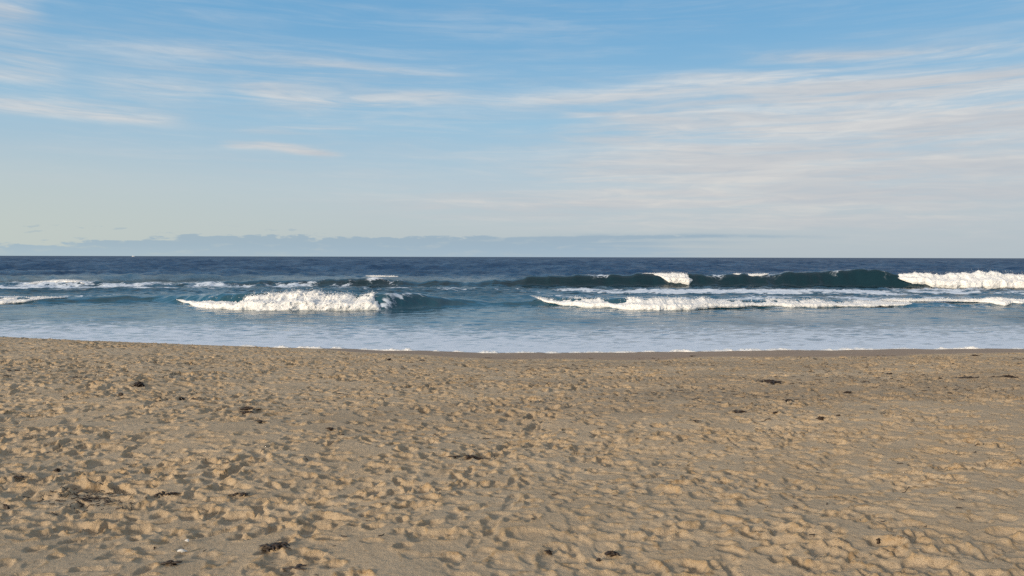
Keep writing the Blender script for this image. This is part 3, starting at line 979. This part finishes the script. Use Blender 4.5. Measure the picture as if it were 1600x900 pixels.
for k, (nm, px, py, wpx, hpx, rb, core, lab) in enumerate(weeds):
    x, y = on_sand(px, py)
    sc = math.hypot(x, y) / FPX * 1.02
    w = wpx * sc * (0.80 if y < 7 else 0.92)
    h = max(hpx * sc * 0.42, 0.010)
    far_k = 1 + 0.5 * (y > 14)
    me, z0 = clump_mesh(500 + k, w, max(w * 0.55, h * 1.2), h, rb, core, (x, y), rw=min(0.016 * far_k, 0.12 * w + 0.004), curl=0.8)
    o = link(nm, me, mat_weed, label=lab, category='seaweed', group='dark seaweed washed up on the beach')
    o.location = (x, y, z0)

# mat of fine litter on the near left sand, and flecks strewn over the beach
def flecks(pts, seed):
    rs = np.random.RandomState(seed)
    co, fc = [], []
    off = 0
    for (x, y, L) in pts:
        a = rs.randn() * 0.6
        m = 4
        bend = rs.randn() * 0.35
        P_ = []
        for k in range(m + 1):
            P_.append((x, y)); a += bend
            x += math.cos(a) * L / m; y += math.sin(a) * L / m
        P_ = np.array(P_)
        z = beach_z(P_[:, 0], P_[:, 1]) + 0.006
        wd = L * 0.045 + 0.0012
        b = np.stack([P_[:, 0], P_[:, 1] - wd, z], -1)
        t_ = np.stack([P_[:, 0], P_[:, 1], z + wd * 1.6], -1)
        f = np.stack([P_[:, 0], P_[:, 1] + wd, z], -1)
        co.append(np.concatenate([b, t_, f]))
        M = m + 1
        for k in range(m):
            for u, v in ((0, M), (M, 2 * M)):
                fc.append((off + u + k, off + v + k, off + v + k + 1)); fc.append((off + u + k, off + v + k + 1, off + u + k + 1))
        off += 3 * M
    return raw_mesh(bpy.data.meshes.new('litter'), np.concatenate(co), np.array(fc))


rs = np.random.RandomState(3)
cx, cy = on_sand(140, 780)
pts = [(cx + rs.randn() * 0.16 + t_ * 0.12, cy + rs.randn() * 0.13 - t_ * 0.10, 0.012 + 0.05 * rs.rand()) for t_ in rs.randn(170)]
link('seaweed_litter', flecks(pts, 5), mat_weed, kind='stuff', label='mat of fine dark seaweed litter on the near sand at the left', category='seaweed litter')
pts = []
while len(pts) < 2000:
    y = 3.2 + 19 * rs.rand() if rs.rand() < 0.35 else 15 + 2.6 * rs.randn()
    y = min(max(y, 3.2), 21.0)
    x = (rs.rand() * 2 - 1) * y * 0.8
    if pn2(np.float32(x / 3.0), np.float32(y / 1.6), 91) + 0.25 * rs.randn() < 0.15:
        continue
    pts.append((x, y, (0.008 + 0.05 * rs.rand() ** 2.2) * (0.45 + y / 9)))
link('beach_litter', flecks(pts, 6), mat_weed, kind='stuff', label='tiny dark flecks of weed and twig strewn over the sand', category='beach litter')


def shell_mesh(seed, r):
    """One ribbed, broken cockle valve: a domed fan with a lip and thickness."""
    rs = np.random.RandomState(seed)
    nr, nc = 8, 22
    co, fc = [], []
    for side in (0, 1):
        for i in range(nr):
            k = i / (nr - 1)
            for j in range(nc):
                a = math.radians(20 + 140 * j / (nc - 1))
                rr = r * k * (1 + 0.06 * math.cos(j * math.pi) * k + 0.10 * math.sin(3 * a + seed))
                z = r * 0.55 * math.sin(math.pi * min(0.12 + k * 0.85, 1.0)) * math.sin(a) ** 0.5 - side * 0.07 * r
                co.append((rr * math.cos(a) * 1.15, rr * math.sin(a) - r * 0.5, z))
    N = nr * nc
    for i in range(nr - 1):
        for j in range(nc - 1):
            p = i * nc + j
            fc += [(p, p + 1, p + nc + 1), (p, p + nc + 1, p + nc), (N + p, N + p + nc + 1, N + p + 1), (N + p, N + p + nc, N + p + nc + 1)]
    for j in range(nc - 1):
        p = (nr - 1) * nc + j
        fc += [(p, p + 1, N + p + 1), (p, N + p + 1, N + p)]
    return raw_mesh(bpy.data.meshes.new('shell'), np.array(co), np.array(fc))


for k, (px, py, wpx, rot, tl, lab) in enumerate([(292, 849, 11, 2.2, -0.5, 'white shell lying open on the near sand, the upper of two'),
                                                 (285, 865, 12, 0.4, -0.35, 'white shell with a dark shadow below it, the lower of two')]):
    x, y = on_sand(px, py)
    r = wpx * math.hypot(x, y) / FPX * 0.55
    o = link('shell', shell_mesh(k, r), mat_shell, label=lab, category='shell', group='white shells on the near sand')
    o.location = (x, y, float(soft_z(x, y)) + 0.004)
    o.rotation_euler = (tl + 0.9, 0.2, rot)

# ------------------------------------------------------------------ boat on the horizon
mat_boat, n, bs, out = new_mat('white_hull')
geo = n.new('ShaderNodeNewGeometry')
n.put(bs.inputs['Base Color'], n.mix(n.noise(geo.outputs['Position'], 0.8, 3.0), (0.74, 0.76, 0.78), (0.84, 0.85, 0.86)))
bs.inputs['Roughness'].default_value = 0.35
mat_bglass, n, bs, out = new_mat('dark_glass')
geo = n.new('ShaderNodeNewGeometry')
n.put(bs.inputs['Base Color'], n.mix(n.noise(geo.outputs['Position'], 0.5, 2.0), (0.02, 0.03, 0.04), (0.04, 0.05, 0.06)))
bs.inputs['Roughness'].default_value = 0.1
YB = 4200.0
boat = link('boat', None, None, label='tiny white boat far out on the horizon', category='boat')
boat.location = ((208.5 - 800) / FPX * YB, YB, 0.0)


def loft(sections):
    co = np.array([p for s in sections for p in s], float)
    m = len(sections[0])
    fc = []
    for a in range(len(sections) - 1):
        for b in range(m):
            p, q_ = a * m + b, a * m + (b + 1) % m
            fc += [(p, q_, q_ + m), (p, q_ + m, p + m)]
    for b in range(1, m - 1):
        fc += [(0, b + 1, b), ((len(sections) - 1) * m, (len(sections) - 1) * m + b, (len(sections) - 1) * m + b + 1)]
    return raw_mesh(bpy.data.meshes.new('loft'), co, np.array(fc), smooth=False)


hs = []
for xx, wd, keel, deck in ((-7.5, 1.9, -0.6, 2.0), (-3, 2.2, -0.8, 2.0), (2, 2.0, -0.8, 2.3), (5.5, 1.1, -0.6, 2.7), (8, 0.1, 0.4, 3.1)):
    hs.append([(xx, -wd, deck), (xx, -wd * 0.85, 0.3), (xx, 0, keel), (xx, wd * 0.85, 0.3), (xx, wd, deck)])
link('hull', loft(hs), mat_boat, boat)


def boxy(x0, x1, w0, w1, z0, z1, rake):
    return loft([[(x0, -w0, z0), (x0, w0, z0), (x0 + rake, w1, z1), (x0 + rake, -w1, z1)], [(x1, -w0, z0), (x1, w0, z0), (x1 - rake * 2, w1, z1), (x1 - rake * 2, -w1, z1)]])


link('cabin', boxy(-5, 3.2, 1.7, 1.4, 2.0, 4.4, 0.4), mat_boat, boat)
link('flybridge', boxy(-3.4, 0.8, 1.3, 1.1, 4.4, 5.9, 0.3), mat_boat, boat)
link('window', boxy(-4.2, 2.4, 1.72, 1.62, 2.9, 3.6, 0.15), mat_bglass, boat)
link('mast', boxy(-2.0, -1.8, 0.1, 0.08, 5.9, 8.5, 0.02), mat_boat, boat)
